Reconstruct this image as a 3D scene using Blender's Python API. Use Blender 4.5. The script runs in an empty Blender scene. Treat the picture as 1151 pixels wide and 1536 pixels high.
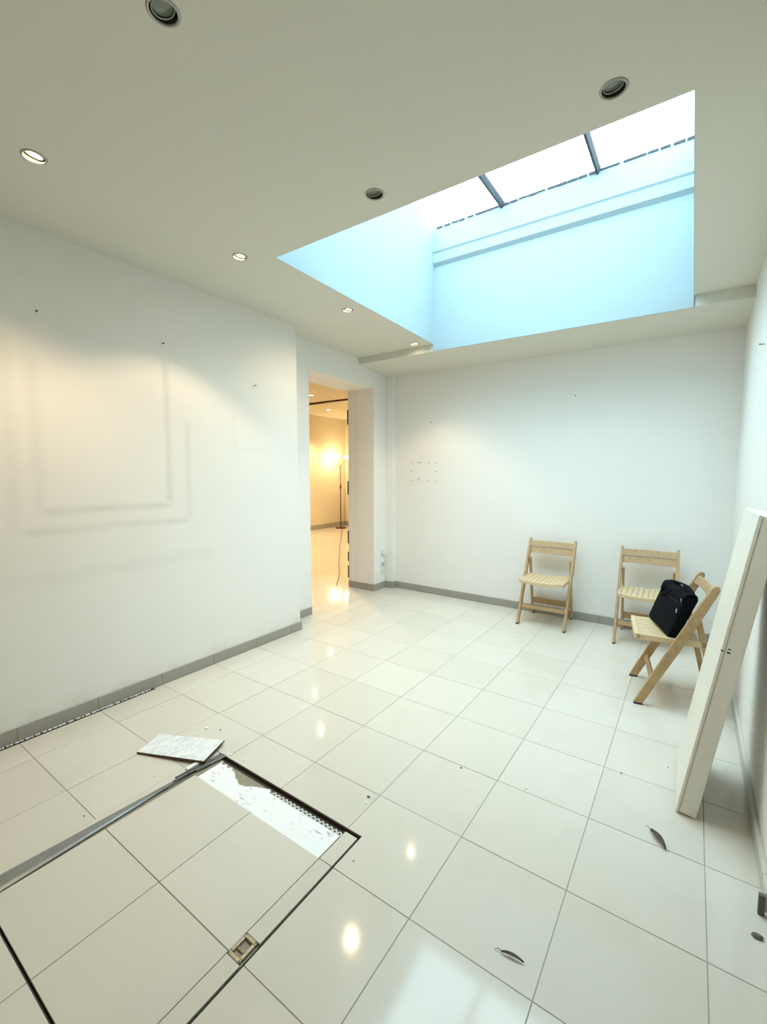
import bpy, math, random
from mathutils import Vector, Matrix
random.seed(7)
S = bpy.context.scene
COL = S.collection

# ------------------------------------------------------------------ camera
cam_d = bpy.data.cameras.new('camera'); cam = bpy.data.objects.new('camera', cam_d); COL.objects.link(cam)
yaw, pitch, roll = -0.608946, 0.0884133, 0.001602
fw = Vector((math.sin(yaw)*math.cos(pitch), math.cos(yaw)*math.cos(pitch), -math.sin(pitch)))
rt = Vector((math.cos(yaw), -math.sin(yaw), 0)); up = rt.cross(fw)
r2 = rt*math.cos(roll)+up*math.sin(roll); u2 = -rt*math.sin(roll)+up*math.cos(roll)
cam.matrix_world = Matrix(((r2.x, u2.x, -fw.x, 0), (r2.y, u2.y, -fw.y, 0), (r2.z, u2.z, -fw.z, 1.4559), (0, 0, 0, 1)))
cam_d.sensor_fit = 'HORIZONTAL'; cam_d.sensor_width = 36
cam_d.lens = 665.65*36/1151; cam_d.clip_start = 0.02
S.camera = cam

# ------------------------------------------------------------------ sky, lamps, exposure
W = bpy.data.worlds.new('world'); S.world = W; W.use_nodes = True
bg = W.node_tree.nodes['Background']
bg.inputs['Color'].default_value = (0.81, 0.915, 1.0, 1); bg.inputs['Strength'].default_value = 9.6
S.view_settings.view_transform = 'Standard'; S.view_settings.look = 'None'
S.view_settings.gamma = 1; S.view_settings.use_curve_mapping = False
S.view_settings.exposure = 0.2
pl = bpy.data.lights.new('skylight_portal', 'AREA'); pl.shape = 'RECTANGLE'; pl.size = 2.3; pl.size_y = 2.3
pl.cycles.is_portal = True
po = bpy.data.objects.new('skylight_portal', pl); COL.objects.link(po); po.location = (-1.14, 2.97, 3.93)
HALOGEN = 28.0     # watts of each lit ceiling spot
LAMP2 = 28.0      # watts of each globe of the far lamp

# ------------------------------------------------------------------ materials
def mat(name, col, rough=0.6, spec=0.3, metal=0.0, build=None, emit=None, es=1.0):
    m = bpy.data.materials.new(name); m.use_nodes = True
    nt = m.node_tree; b = nt.nodes['Principled BSDF']
    b.inputs['Base Color'].default_value = (*col, 1); b.inputs['Roughness'].default_value = rough
    b.inputs['Specular IOR Level'].default_value = spec; b.inputs['Metallic'].default_value = metal
    if emit:
        b.inputs['Emission Color'].default_value = (*emit, 1); b.inputs['Emission Strength'].default_value = es
    if build: build(nt, b)
    return m
def N(nt, t, **k):
    n = nt.nodes.new(t)
    for a, v in k.items(): setattr(n, a, v)
    return n
def coord(nt): return N(nt, 'ShaderNodeTexCoord').outputs['Object']
def worldpos(nt): return N(nt, 'ShaderNodeNewGeometry').outputs['Position']
def noise(nt, vec, scale, detail=3, rough=.55):
    n = N(nt, 'ShaderNodeTexNoise'); n.inputs['Scale'].default_value = scale
    n.inputs['Detail'].default_value = detail; n.inputs['Roughness'].default_value = rough
    nt.links.new(vec, n.inputs['Vector']); return n.outputs['Fac']
def ramp(nt, fac, stops):
    r = N(nt, 'ShaderNodeValToRGB'); cr = r.color_ramp
    while len(cr.elements) < len(stops): cr.elements.new(.5)
    for e, (p, c) in zip(cr.elements, stops):
        e.position = p; e.color = (*c, 1) if len(c) == 3 else c
    nt.links.new(fac, r.inputs['Fac']); return r.outputs['Color']
def math_(nt, op, a, b=None, clamp=False):
    n = N(nt, 'ShaderNodeMath', operation=op, use_clamp=clamp)
    for i, v in enumerate((a, b)):
        if v is None: continue
        if isinstance(v, (int, float)): n.inputs[i].default_value = v
        else: nt.links.new(v, n.inputs[i])
    return n.outputs[0]
def mixc(nt, fac, a, b, blend='MIX'):
    n = N(nt, 'ShaderNodeMix', data_type='RGBA', blend_type=blend)
    for i, v in ((0, fac), (6, a), (7, b)):
        if isinstance(v, (int, float)): n.inputs[i].default_value = v
        elif isinstance(v, tuple): n.inputs[i].default_value = (*v, 1)
        else: nt.links.new(v, n.inputs[i])
    return n.outputs[2]
def bump(nt, b, h, strength=.2, dist=.01):
    n = N(nt, 'ShaderNodeBump'); n.inputs['Strength'].default_value = strength; n.inputs['Distance'].default_value = dist
    nt.links.new(h, n.inputs['Height']); nt.links.new(n.outputs['Normal'], b.inputs['Normal'])

WALL = (0.95, 0.92, 0.87)
def wall_build(nt, b):
    p = coord(nt)
    c = mixc(nt, noise(nt, p, 1.3, 4), tuple(x*.96 for x in WALL), tuple(min(1, x*1.03) for x in WALL))
    nt.links.new(c, b.inputs['Base Color']); bump(nt, b, noise(nt, p, 90, 3), .12, .002)
m_wall = mat('white wall paint', WALL, .75, .2, build=wall_build)
m_shaft = mat('shaft paint with sky cast painted in', (.425, .515, .54), .7, .2, build=lambda nt, b: bump(nt, b, noise(nt, coord(nt), 60), .1, .002))  # darker bluish tint paints in the cyan cast of sky light on the shaft
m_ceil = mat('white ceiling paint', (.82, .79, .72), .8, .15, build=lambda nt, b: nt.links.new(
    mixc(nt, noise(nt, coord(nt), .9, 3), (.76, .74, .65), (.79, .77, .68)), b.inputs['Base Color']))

def left_build(nt, b):
    """painted wall with the grey dust outlines that hung frames left, and stains above the skirting"""
    p = coord(nt); sx = N(nt, 'ShaderNodeSeparateXYZ'); nt.links.new(p, sx.inputs[0]); Y, Z = sx.outputs[1], sx.outputs[2]
    wob = math_(nt, 'MULTIPLY', math_(nt, 'SUBTRACT', noise(nt, p, 3, 2), .5), .03)
    tot = None
    def seg(a0, a1, va, c, vc, wd, amt):
        # va runs from a0 to a1 while vc stays near c
        d = math_(nt, 'ABSOLUTE', math_(nt, 'SUBTRACT', math_(nt, 'ADD', vc, wob), c))
        k = math_(nt, 'SUBTRACT', 1.0, math_(nt, 'DIVIDE', d, wd*1.35), True)
        mid, half = (a0+a1)/2, (a1-a0)/2
        e = math_(nt, 'DIVIDE', math_(nt, 'SUBTRACT', half, math_(nt, 'ABSOLUTE', math_(nt, 'SUBTRACT', va, mid))), .06, True)
        return math_(nt, 'MULTIPLY', math_(nt, 'MULTIPLY', k, e), amt)
    segs = [(1.22, 2.22, Z, 1.655, Y, .028, 1.0), (.90, 1.68, Y, 1.235, Z, .026, 1.0), (1.22, 2.1, Z, .915, Y, .035, .55),
            (1.10, 1.84, Z, 1.80, Y, .026, .75), (.80, 1.82, Y, 1.125, Z, .026, .8), (1.1, 2.2, Z, .80, Y, .04, .4),
            (1.6, 1.93, Z, 2.19, Y, .025, .35), (2.17, 2.55, Y, 1.635, Z, .025, .35), (.4, 2.0, Y, .86, Z, .05, .35)]
    for s in segs:
        v = seg(*s); tot = v if tot is None else math_(nt, 'MAXIMUM', tot, v)
    dirt = math_(nt, 'MULTIPLY', tot, math_(nt, 'ADD', math_(nt, 'MULTIPLY', noise(nt, p, 5, 3), .8), .15))
    base = mixc(nt, noise(nt, p, 1.3, 4), (.90, .87, .81), (.95, .92, .86))
    c = mixc(nt, math_(nt, 'MULTIPLY', dirt, .45), base, (.50, .49, .45))
    low = math_(nt, 'DIVIDE', math_(nt, 'SUBTRACT', .17, Z), .09, True)
    st = math_(nt, 'MULTIPLY', low, math_(nt, 'SUBTRACT', math_(nt, 'MULTIPLY', noise(nt, p, 7, 4), 2.6), 1.1, True))
    c = mixc(nt, math_(nt, 'MULTIPLY', st, .5), c, (.60, .52, .40))
    nt.links.new(c, b.inputs['Base Color']); bump(nt, b, noise(nt, p, 80, 3), .12, .002)
m_wleft = mat('white wall paint with frame marks', WALL, .75, .2, build=left_build)

def tile_build(nt, b):
    oi = N(nt, 'ShaderNodeObjectInfo'); p = worldpos(nt)
    base = mixc(nt, oi.outputs['Random'], (.70, .645, .55), (.74, .685, .59))
    fine = noise(nt, p, 260, 2); c = mixc(nt, math_(nt, 'MULTIPLY', fine, .12), base, (.64, .59, .51))
    big = noise(nt, p, 4.5, 5, .65)
    c = mixc(nt, math_(nt, 'MULTIPLY', ramp(nt, big, [(.52, (0, 0, 0)), (.8, (1, 1, 1))]), .30), c, (.60, .54, .45))
    nt.links.new(c, b.inputs['Base Color'])
    rg = math_(nt, 'ADD', .05, math_(nt, 'MULTIPLY', noise(nt, p, 9, 4), .07)); nt.links.new(rg, b.inputs['Roughness'])
    bump(nt, b, noise(nt, p, 9, 2), .03, .004)
m_tile = mat('glazed porcelain tile', (.64, .62, .57), .14, .38, build=tile_build)
m_grout = mat('grey grout', (.44, .41, .36), .9, .1)
m_skirt = mat('grey skirting tile', (.36, .345, .305), .35, .4, build=lambda nt, b: nt.links.new(
    mixc(nt, noise(nt, coord(nt), 25, 4), (.35, .325, .275), (.42, .395, .34)), b.inputs['Base Color']))
m_offcut = mat('dark grey stone', (.13, .13, .11), .5, .3)
m_skirt2 = mat('pale grey skirting tile', (.62, .60, .53), .35, .4)
def wood_build(dark, light):
    def f(nt, b):
        p = coord(nt); mp = N(nt, 'ShaderNodeMapping'); mp.inputs['Scale'].default_value = (14, 3, 3)
        nt.links.new(p, mp.inputs[0])
        n = noise(nt, mp.outputs[0], 6, 6, .6)
        nt.links.new(ramp(nt, n, [(.25, dark), (.75, light)]), b.inputs['Base Color'])
        bump(nt, b, n, .08, .002)
    return f
m_wood = mat('beech wood', (.50, .35, .2), .5, .3, build=wood_build((.42, .265, .13), (.62, .43, .235)))
m_wood2 = mat('pale beech seat', (.62, .47, .29), .45, .3, build=wood_build((.66, .48, .27), (.82, .64, .40)))
m_foot = mat('dark rubber foot', (.07, .06, .05), .7)
m_metal = mat('brushed metal', (.55, .55, .54), .35, .5, 1.0)
m_greymetal = mat('grey painted steel', (.16, .165, .16), .38, .5, .4, build=lambda nt, b: nt.links.new(
    mixc(nt, noise(nt, coord(nt), 18, 5), (.20, .205, .20), (.34, .34, .33)), b.inputs['Base Color']))
m_darkgap = mat('dark joint', (.07, .065, .055), .8, .1)
m_brown = mat('brown rusted edge', (.075, .05, .04), .8, .1)
m_tan = mat('tan mortar residue', (.36, .31, .23), .8, .1, build=lambda nt, b: nt.links.new(mixc(nt, noise(nt, coord(nt), 60, 4), (.24, .20, .14), (.46, .41, .32)), b.inputs['Base Color']))
m_rust = mat('terracotta tile body', (.16, .075, .06), .8, .1)
def adhesive_build(nt, b):
    p = coord(nt); mp = N(nt, 'ShaderNodeMapping'); mp.inputs['Scale'].default_value = (9, 60, 1); nt.links.new(p, mp.inputs[0])
    a = noise(nt, mp.outputs[0], 2.2, 3, .6); big = noise(nt, p, 9, 3)
    msk = math_(nt, 'MULTIPLY', ramp(nt, a, [(.56, (0, 0, 0)), (.66, (1, 1, 1))]), ramp(nt, big, [(.5, (0, 0, 0)), (.6, (1, 1, 1))]))
    nt.links.new(mixc(nt, msk, (.97, .97, .96), (.42, .37, .34)), b.inputs['Base Color']); bump(nt, b, a, .4, .003)
m_adh = mat('white tile adhesive', (.88, .88, .86), .6, .3, build=adhesive_build)
m_chip = mat('white plaster chip', (.93, .93, .91), .7, .2)
def back_build(nt, b):
    p = coord(nt); mp = N(nt, 'ShaderNodeMapping'); mp.inputs['Scale'].default_value = (70, 14, 1); nt.links.new(p, mp.inputs[0])
    a = noise(nt, mp.outputs[0], 1.0, 2); nt.links.new(ramp(nt, a, [(.42, (.95, .95, .94)), (.62, (.70, .70, .70))]), b.inputs['Base Color'])
m_tback = mat('whitish tile underside', (.8, .8, .8), .6, .2, build=back_build)
m_board = mat('cream white painted board', (.80, .77, .69), .4, .45, build=lambda nt, b: nt.links.new(
    mixc(nt, noise(nt, coord(nt), 5, 4), (.86, .81, .70), (.93, .88, .78)), b.inputs['Base Color']))
m_bag = mat('black nylon', (.0025, .0035, .006), .85, .12, build=lambda nt, b: bump(nt, b, noise(nt, coord(nt), 420, 2), .3, .001))
m_black = mat('black plastic', (.012, .012, .012), .5)
m_white = mat('white plastic', (.82, .82, .80), .4, .4)
m_nail = mat('dark steel nail', (.08, .08, .08), .5, .4, .6)
m_ring = mat('satin downlight trim', (.42, .41, .36), .35, .5, .3)
m_can = mat('dark downlight housing', (.05, .055, .045), .5, .3)
m_lens = mat('grey lamp glass', (.20, .23, .19), .15, .6)
m_on = mat('lit halogen lamp', (1, .9, .75), .4, emit=(1.0, .78, .52), es=60)
m_globe = mat('lit glass globe', (1, .9, .7), .4, emit=(1.0, .74, .36), es=14)
m_lampmetal = mat('bronze lamp metal', (.10, .045, .03), .4, .5, .6)
m_mull = mat('grey glazing bar', (.23, .23, .24), .6, .3, build=lambda nt, b: nt.links.new(
    mixc(nt, noise(nt, coord(nt), 40, 4), (.035, .035, .045), (.12, .12, .13)), b.inputs['Base Color']))
m_leaf = mat('dry brown leaf', (.10, .085, .07), .9, .05, build=lambda nt, b: nt.links.new(
    mixc(nt, noise(nt, coord(nt), 60, 3), (.05, .042, .036), (.17, .145, .12)), b.inputs['Base Color']))
m_grit = mat('grey grit', (.20, .18, .15), .8, .1)
m_brass = mat('worn brass plate', (.42, .36, .24), .4, .5, .5, build=lambda nt, b: nt.links.new(
    mixc(nt, noise(nt, coord(nt), 60, 4), (.24, .20, .13), (.55, .48, .34)), b.inputs['Base Color']))
m_exterior = mat('roof felt', (.3, .3, .3), .9)
def glass_mat():
    m = bpy.data.materials.new('weathered skylight glass'); m.use_nodes = True; nt = m.node_tree; nt.nodes.clear()
    o = N(nt, 'ShaderNodeOutputMaterial'); tr = N(nt, 'ShaderNodeBsdfTransparent'); gl = N(nt, 'ShaderNodeBsdfGlossy')
    gl.inputs['Roughness'].default_value = .1
    p = worldpos(nt)
    c = mixc(nt, ramp(nt, noise(nt, p, 3.2, 5, .65), [(.45, (0, 0, 0)), (.75, (1, 1, 1))]), (.90, .98, 1.0), (.72, .93, .96))
    nt.links.new(c, tr.inputs['Color'])
    fr = N(nt, 'ShaderNodeFresnel'); fr.inputs['IOR'].default_value = 1.35
    mx = N(nt, 'ShaderNodeMixShader'); nt.links.new(math_(nt, 'MULTIPLY', fr.outputs[0], .5), mx.inputs[0])
    nt.links.new(tr.outputs[0], mx.inputs[1]); nt.links.new(gl.outputs[0], mx.inputs[2]); nt.links.new(mx.outputs[0], o.inputs[0])
    return m
m_glass = glass_mat()

# ------------------------------------------------------------------ mesh helpers
class MB:
    def __init__(s): s.v = []; s.f = []
    def add(s, vs, fs):
        o = len(s.v); s.v += [tuple(v) for v in vs]; s.f += [tuple(i+o for i in f) for f in fs]; return s
    def box(s, x0, x1, y0, y1, z0, z1):
        return s.hexa([(x0, y0, z0), (x1, y0, z0), (x1, y1, z0), (x0, y1, z0), (x0, y0, z1), (x1, y0, z1), (x1, y1, z1), (x0, y1, z1)])
    def hexa(s, p):
        return s.add(p, [(3, 2, 1, 0), (4, 5, 6, 7), (0, 1, 5, 4), (1, 2, 6, 5), (2, 3, 7, 6), (3, 0, 4, 7)])
    def prism(s, poly, z0, z1):
        n = len(poly); vs = [(x, y, z0) for x, y in poly]+[(x, y, z1) for x, y in poly]
        return s.add(vs, [tuple(reversed(range(n))), tuple(range(n, 2*n))]+[(i, (i+1) % n, n+(i+1) % n, n+i) for i in range(n)])
    def beam(s, a, b, w, d, side=(1, 0, 0)):
        """board from a to b; w measured along side, d across it"""
        a, b = Vector(a), Vector(b); t = (b-a).normalized(); sd = Vector(side); sd = (sd-t*sd.dot(t)).normalized(); o = t.cross(sd)
        p = []
        for q in (a, b):
            for i, j in ((-1, -1), (1, -1), (1, 1), (-1, 1)): p.append(q+sd*i*w/2+o*j*d/2)
        return s.hexa(p)
    def loft(s, rings, close=True, caps=True):
        n = len(rings[0]); vs = [v for r in rings for v in r]; fs = []
        for k in range(len(rings)-1):
            for i in range(n if close else n-1):
                j = (i+1) % n; fs.append((k*n+i, k*n+j, (k+1)*n+j, (k+1)*n+i))
        if caps and close: fs += [tuple(reversed(range(n))), tuple((len(rings)-1)*n+i for i in range(n))]
        return s.add(vs, fs)
    def tube(s, pts, r, n=8, caps=True):
        pts = [Vector(p) for p in pts]; rr = r if isinstance(r, (list, tuple)) else [r]*len(pts); rings = []
        for k, p in enumerate(pts):
            t = (pts[min(k+1, len(pts)-1)]-pts[max(k-1, 0)]).normalized()
            a = Vector((0, 0, 1)) if abs(t.z) < .9 else Vector((1, 0, 0)); x = t.cross(a).normalized(); y = t.cross(x)
            rings.append([p+(x*math.cos(2*math.pi*i/n)+y*math.sin(2*math.pi*i/n))*rr[k] for i in range(n)])
        return s.loft(rings, True, caps)
    def lathe(s, prof, n=32, c=(0, 0, 0), M=None):
        rings = []
        for r, z in prof:
            ring = [Vector((r*math.cos(2*math.pi*i/n), r*math.sin(2*math.pi*i/n), z)) for i in range(n)]
            if M: ring = [M @ v for v in ring]
            rings.append([v+Vector(c) for v in ring])
        return s.loft(rings, True, False)
    def build(s, name, m, parent=None, smooth=False, bevel=0, seg=2, kind=None, loc=None):
        me = bpy.data.meshes.new(name); me.from_pydata(s.v, [], s.f); me.materials.append(m)
        if smooth:
            for p in me.polygons: p.use_smooth = True
        me.update(); o = bpy.data.objects.new(name, me); COL.objects.link(o)
        fixn(me)
        if parent: o.parent = parent
        if loc: o.location = loc
        if bevel:
            b = o.modifiers.new('bevel', 'BEVEL'); b.width = bevel; b.segments = seg; b.limit_method = 'ANGLE'; b.angle_limit = .6
        if kind: o['kind'] = kind
        return o
import bmesh
def fixn(me):
    bm = bmesh.new(); bm.from_mesh(me); bmesh.ops.recalc_face_normals(bm, faces=bm.faces); bm.to_mesh(me); bm.free()
def smooth_angle(o):
    for p in o.data.polygons: p.use_smooth = True
    m = o.modifiers.new('es', 'EDGE_SPLIT'); m.split_angle = .7
def tag(o, label, cat, group=None):
    o['label'] = label; o['category'] = cat
    if group: o['group'] = group
    return o
def empty(name, loc=(0, 0, 0), rz=0):
    o = bpy.data.objects.new(name, None); COL.objects.link(o); o.location = loc; o.rotation_euler = (0, 0, rz); o.empty_display_size = .1
    return o
def struct(name, mb, m, **k): return mb.build(name, m, kind='structure', **k)
def copy_tree(o, parent=None):
    c = o.copy(); COL.objects.link(c); c.parent = parent
    for ch in list(o.children): copy_tree(ch, c)
    return c

# ------------------------------------------------------------------ room shell
XL, XRC, XJ, XR = -2.94, -3.165, -3.562, 0.285     # left wall, recessed door wall, its far face, right wall
YC, YB, ZC = 2.862, 4.65, 2.74                       # corner of the left wall, back wall, ceiling
OY0, OY1, OZ = 3.245, 4.335, 2.455                   # doorway
SK = [(-2.128, 1.913), (-.064, 1.92), (-.067, 4.03), (-2.212, 4.045)]   # skylight shaft plan
GZ = 3.82                                            # glass level
DL = [(-1.285, .762, 0), (-2.281, .768, 1), (-2.294, 1.784, 1), (-2.32, 2.827, 1), (-2.36, 3.925, 1), (-1.28, 1.76, 0), (-.288, 1.76, 0)]

# ceiling, cut for the shaft and for each downlight
def ceil_grid(mb, x0, x1, y0, y1):
    h = .05; xs = {x0, x1}; ys = {y0, y1}; hs = []
    for x, y, _ in DL:
        if x0+h < x < x1-h and y0+h < y < y1-h: xs |= {x-h, x+h}; ys |= {y-h, y+h}; hs.append((x, y))
    for a, b in hs:      # square cell to round hole
        n = 24; vs = []
        for k in range(n):
            t = 2*math.pi*k/n; cx, sy = math.cos(t), math.sin(t); q = h/max(abs(cx), abs(sy))
            vs += [(a+q*cx, b+q*sy, ZC), (a+.0372*cx, b+.0372*sy, ZC), (a+.0372*cx, b+.0372*sy, ZC+.12)]
        mb.add(vs, [(3*k, 3*((k+1) % n), 3*((k+1) % n)+1, 3*k+1) for k in range(n)]+[(3*k+1, 3*((k+1) % n)+1, 3*((k+1) % n)+2, 3*k+2) for k in range(n)])
    xs = sorted(xs); ys = sorted(ys)
    for i in range(len(xs)-1):
        for j in range(len(ys)-1):
            cx, cy = (xs[i]+xs[i+1])/2, (ys[j]+ys[j+1])/2
            if any(abs(cx-a) < h and abs(cy-b) < h for a, b in hs): continue
            mb.box(xs[i], xs[i+1], ys[j], ys[j+1], ZC, ZC+.12)
c = MB(); ceil_grid(c, XJ, 1.4, -1.6, SK[0][1]-.04); ceil_grid(c, XJ, -2.245, SK[0][1]-.04, 4.06)
c.prism([(-2.245, 1.873), (1.4, 1.873), (1.4, 1.92), SK[1], SK[0], (-2.245, 1.912)], ZC, ZC+.12)
c.prism([(-2.245, 1.912), SK[0], SK[3], (-2.245, 4.06)], ZC, ZC+.12)
c.prism([SK[1], (1.4, 1.92), (1.4, 4.06), SK[2]], ZC, ZC+.12)
struct('ceiling', c, m_ceil)
# dropped beam along the back wall
b = MB(); b.hexa([(XRC-.35, 4.046, 2.672), (SK[2][0]+1.4, 4.03, 2.652), (SK[2][0]+1.4, 4.9, 2.60), (XRC-.35, 4.9, 2.605),
                  (XRC-.35, 4.046, 2.9), (SK[2][0]+1.4, 4.03, 2.9), (SK[2][0]+1.4, 4.9, 2.9), (XRC-.35, 4.9, 2.9)])
struct('ceiling_beam', b, m_ceil)
# skylight shaft
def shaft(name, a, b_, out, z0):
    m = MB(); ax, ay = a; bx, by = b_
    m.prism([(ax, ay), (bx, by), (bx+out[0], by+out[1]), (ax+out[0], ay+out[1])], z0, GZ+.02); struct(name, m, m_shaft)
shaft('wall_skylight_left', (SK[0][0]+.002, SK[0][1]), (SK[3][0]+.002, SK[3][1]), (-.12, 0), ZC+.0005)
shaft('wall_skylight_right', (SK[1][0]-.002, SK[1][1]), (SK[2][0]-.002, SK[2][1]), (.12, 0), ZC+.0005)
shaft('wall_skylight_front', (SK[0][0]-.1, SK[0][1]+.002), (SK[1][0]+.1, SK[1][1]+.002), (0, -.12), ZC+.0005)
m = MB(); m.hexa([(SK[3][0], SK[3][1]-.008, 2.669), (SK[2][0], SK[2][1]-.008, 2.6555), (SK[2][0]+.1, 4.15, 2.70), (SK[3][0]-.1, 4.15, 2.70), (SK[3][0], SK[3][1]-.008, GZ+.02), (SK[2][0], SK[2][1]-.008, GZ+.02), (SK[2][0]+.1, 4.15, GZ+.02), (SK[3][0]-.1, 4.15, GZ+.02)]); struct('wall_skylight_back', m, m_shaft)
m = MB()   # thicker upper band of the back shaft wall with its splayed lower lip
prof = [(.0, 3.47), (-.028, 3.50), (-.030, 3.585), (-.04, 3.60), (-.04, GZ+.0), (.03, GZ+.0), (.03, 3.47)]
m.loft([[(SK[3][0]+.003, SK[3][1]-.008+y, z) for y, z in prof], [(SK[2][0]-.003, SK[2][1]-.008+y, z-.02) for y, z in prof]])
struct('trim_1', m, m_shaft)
m = MB()
rnd = random.Random(3)
pts = 26
for i in range(pts):
    x0 = SK[3][0]+.05+i*(2.08/pts); w = rnd.uniform(.05, .085); h = rnd.uniform(.002, .010)
    yy = SK[3][1]+(SK[2][1]-SK[3][1])*i/pts
    m.box(x0, x0+w, yy-.055, yy-.044, GZ-.012-h, GZ-.004)
struct('trim_2', m, m_mull)
# the skylight itself
win = empty('window_1', (0, 0, 0)); win['kind'] = 'structure'
MX = [-1.515, -.742]
def xe(y, left): 
    t = (y-1.92)/2.11
    return SK[0][0]+(SK[3][0]-SK[0][0])*t if left else SK[1][0]+(SK[2][0]-SK[1][0])*t
edges = [(-2.30, -2.34)]+[(x, x) for x in MX]+[(.06, .06)]
for i in range(3):
    a0, a1 = edges[i]; b0, b1 = edges[i+1]
    MB().prism([(a0+.004, 1.82), (b0-.004, 1.82), (b1-.004, 4.14), (a1+.004, 4.14)], GZ+.022, GZ+.03).build('pane', m_glass, win)
for x in MX:
    w_ = MB(); w_.loft([[(x-.02, y, GZ+.02), (x-.02, y, GZ), (x-.008, y, GZ-.035), (x+.008, y, GZ-.035), (x+.02, y, GZ), (x+.02, y, GZ+.02)] for y in (1.80, 4.13)])
    w_.build('glazing_bar', m_mull, win)
f_ = MB()
f_.box(-2.42, .15, 1.72, 1.83, GZ+.02, GZ+.07).box(-2.42, .15, 4.12, 4.25, GZ+.02, GZ+.07)
f_.box(-2.42, -2.27, 1.83, 4.12, GZ+.02, GZ+.07).box(.04, .15, 1.83, 4.12, GZ+.02, GZ+.07)
f_.build('frame', m_mull, win)

# walls
struct('wall_left', MB().box(XJ, XL, -1.6, YC, 0, ZC+.05), m_wleft)
w = MB(); w.box(XJ, XRC, YC, OY0, 0, ZC+.05).box(XJ, XRC, OY0, OY1, OZ, ZC+.05).box(XJ, XRC, OY1, YB+.2, 0, ZC+.05)
struct('wall_left_recess', w, m_wall)
w = MB(); w.box(XRC, XR+.2, YB, YB+.2, 0, ZC).box(XRC, -3.06, 4.585, YB+.01, 0, ZC)
struct('wall_back', w, m_wall)
struct('wall_right', MB().box(XR, XR+.9, 1.835, YB+.1, 0, ZC+.05), m_wall)
struct('wall_front', MB().box(XJ, 1.4, -1.8, -1.6, 0, ZC+.05), m_wall)
struct('wall_right_near', MB().box(1.2, 1.4, -1.6, 1.84, 0, ZC+.05), m_wall)

# second room seen through the doorway
A0, A1, B0, B1, ZR = -7.87, XJ, 2.2, 9.45, 2.89
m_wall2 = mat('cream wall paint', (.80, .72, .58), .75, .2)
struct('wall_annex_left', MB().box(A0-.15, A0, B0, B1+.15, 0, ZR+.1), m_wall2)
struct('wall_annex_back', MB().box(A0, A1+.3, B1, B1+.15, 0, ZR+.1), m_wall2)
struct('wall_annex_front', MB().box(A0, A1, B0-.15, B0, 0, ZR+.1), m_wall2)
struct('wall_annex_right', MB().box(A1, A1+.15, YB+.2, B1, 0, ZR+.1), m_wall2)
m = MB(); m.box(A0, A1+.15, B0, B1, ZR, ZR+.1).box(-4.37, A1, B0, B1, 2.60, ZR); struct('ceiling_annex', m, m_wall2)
o = MB().box(-7.8, -4.40, 6.80, 6.86, ZR-.035, ZR).build('ceiling_track', m_lampmetal)
tag(o, 'dark brown metal rail across the ceiling of the lamp lit room', 'rail')

# ------------------------------------------------------------------ floor of separate tiles
T = .4; OX, OY = -.69134, 1.14122; GAP = .0027
HX0, HX1, HY0, HY1 = -1.995, -1.019, .357, 1.314     # hatch opening
fl = MB()
TH = .009
def grout(x0, x1, y0, y1): fl.box(x0, x1, y0, y1, -.05, -.0022)
grout(-8.1, HX0, -1.8, 9.6); grout(HX1, 1.4, -1.8, 9.6); grout(HX0, HX1, -1.8, HY0); grout(HX0, HX1, HY1, 9.6)
floor = struct('floor', fl, m_grout)
def slab_mesh(mb, x0, x1, y0, y1, z=0, th=TH, ch=.0009):
    g = 0
    p = [(x0, y0), (x1, y0), (x1, y1), (x0, y1)]; q = [(x0+ch, y0+ch), (x1-ch, y0+ch), (x1-ch, y1-ch), (x0+ch, y1-ch)]
    mb.loft([[(x, y, z-th) for x, y in p], [(x, y, z-ch) for x, y in p], [(x, y, z) for x, y in q]])
h = T/2-GAP/2
tm = MB(); slab_mesh(tm, -h, h, -h, h); proto = tm.build('tile', m_tile, floor); full_mesh = proto.data; bpy.data.objects.remove(proto)
def clip(r, R):
    x0, x1, y0, y1 = max(r[0], R[0]), min(r[1], R[1]), max(r[2], R[2]), min(r[3], R[3])
    return (x0, x1, y0, y1) if x1-x0 > .006 and y1-y0 > .006 else None
def minus(r, H):
    out = []
    i = clip(r, H)
    if not i: return [r]
    if r[0] < i[0]-.004: out.append((r[0], i[0], r[2], r[3]))
    if r[1] > i[1]+.004: out.append((i[1], r[1], r[2], r[3]))
    if r[2] < i[2]-.004: out.append((i[0], i[1], r[2], i[2]))
    if r[3] > i[3]+.004: out.append((i[0], i[1], i[3], r[3]))
    return out
MAIN = [(XL+.03, XR, .25, YB), (XR, 1.2, .25, 1.82)]
NOOK = [(XJ, XL+.03, YC, YB)]
rest = MB()
cnt = 0
def in_view(x, y):
    d = (x, y); n = math.hypot(x, y)
    a = math.degrees(math.atan2(x, y))
    return -45.6 < a < -38.2
i0 = math.floor((-7.9-OX)/T); i1 = math.ceil((1.3-OX)/T); j0 = math.floor((-1.7-OY)/T); j1 = math.ceil((9.5-OY)/T)
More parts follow.
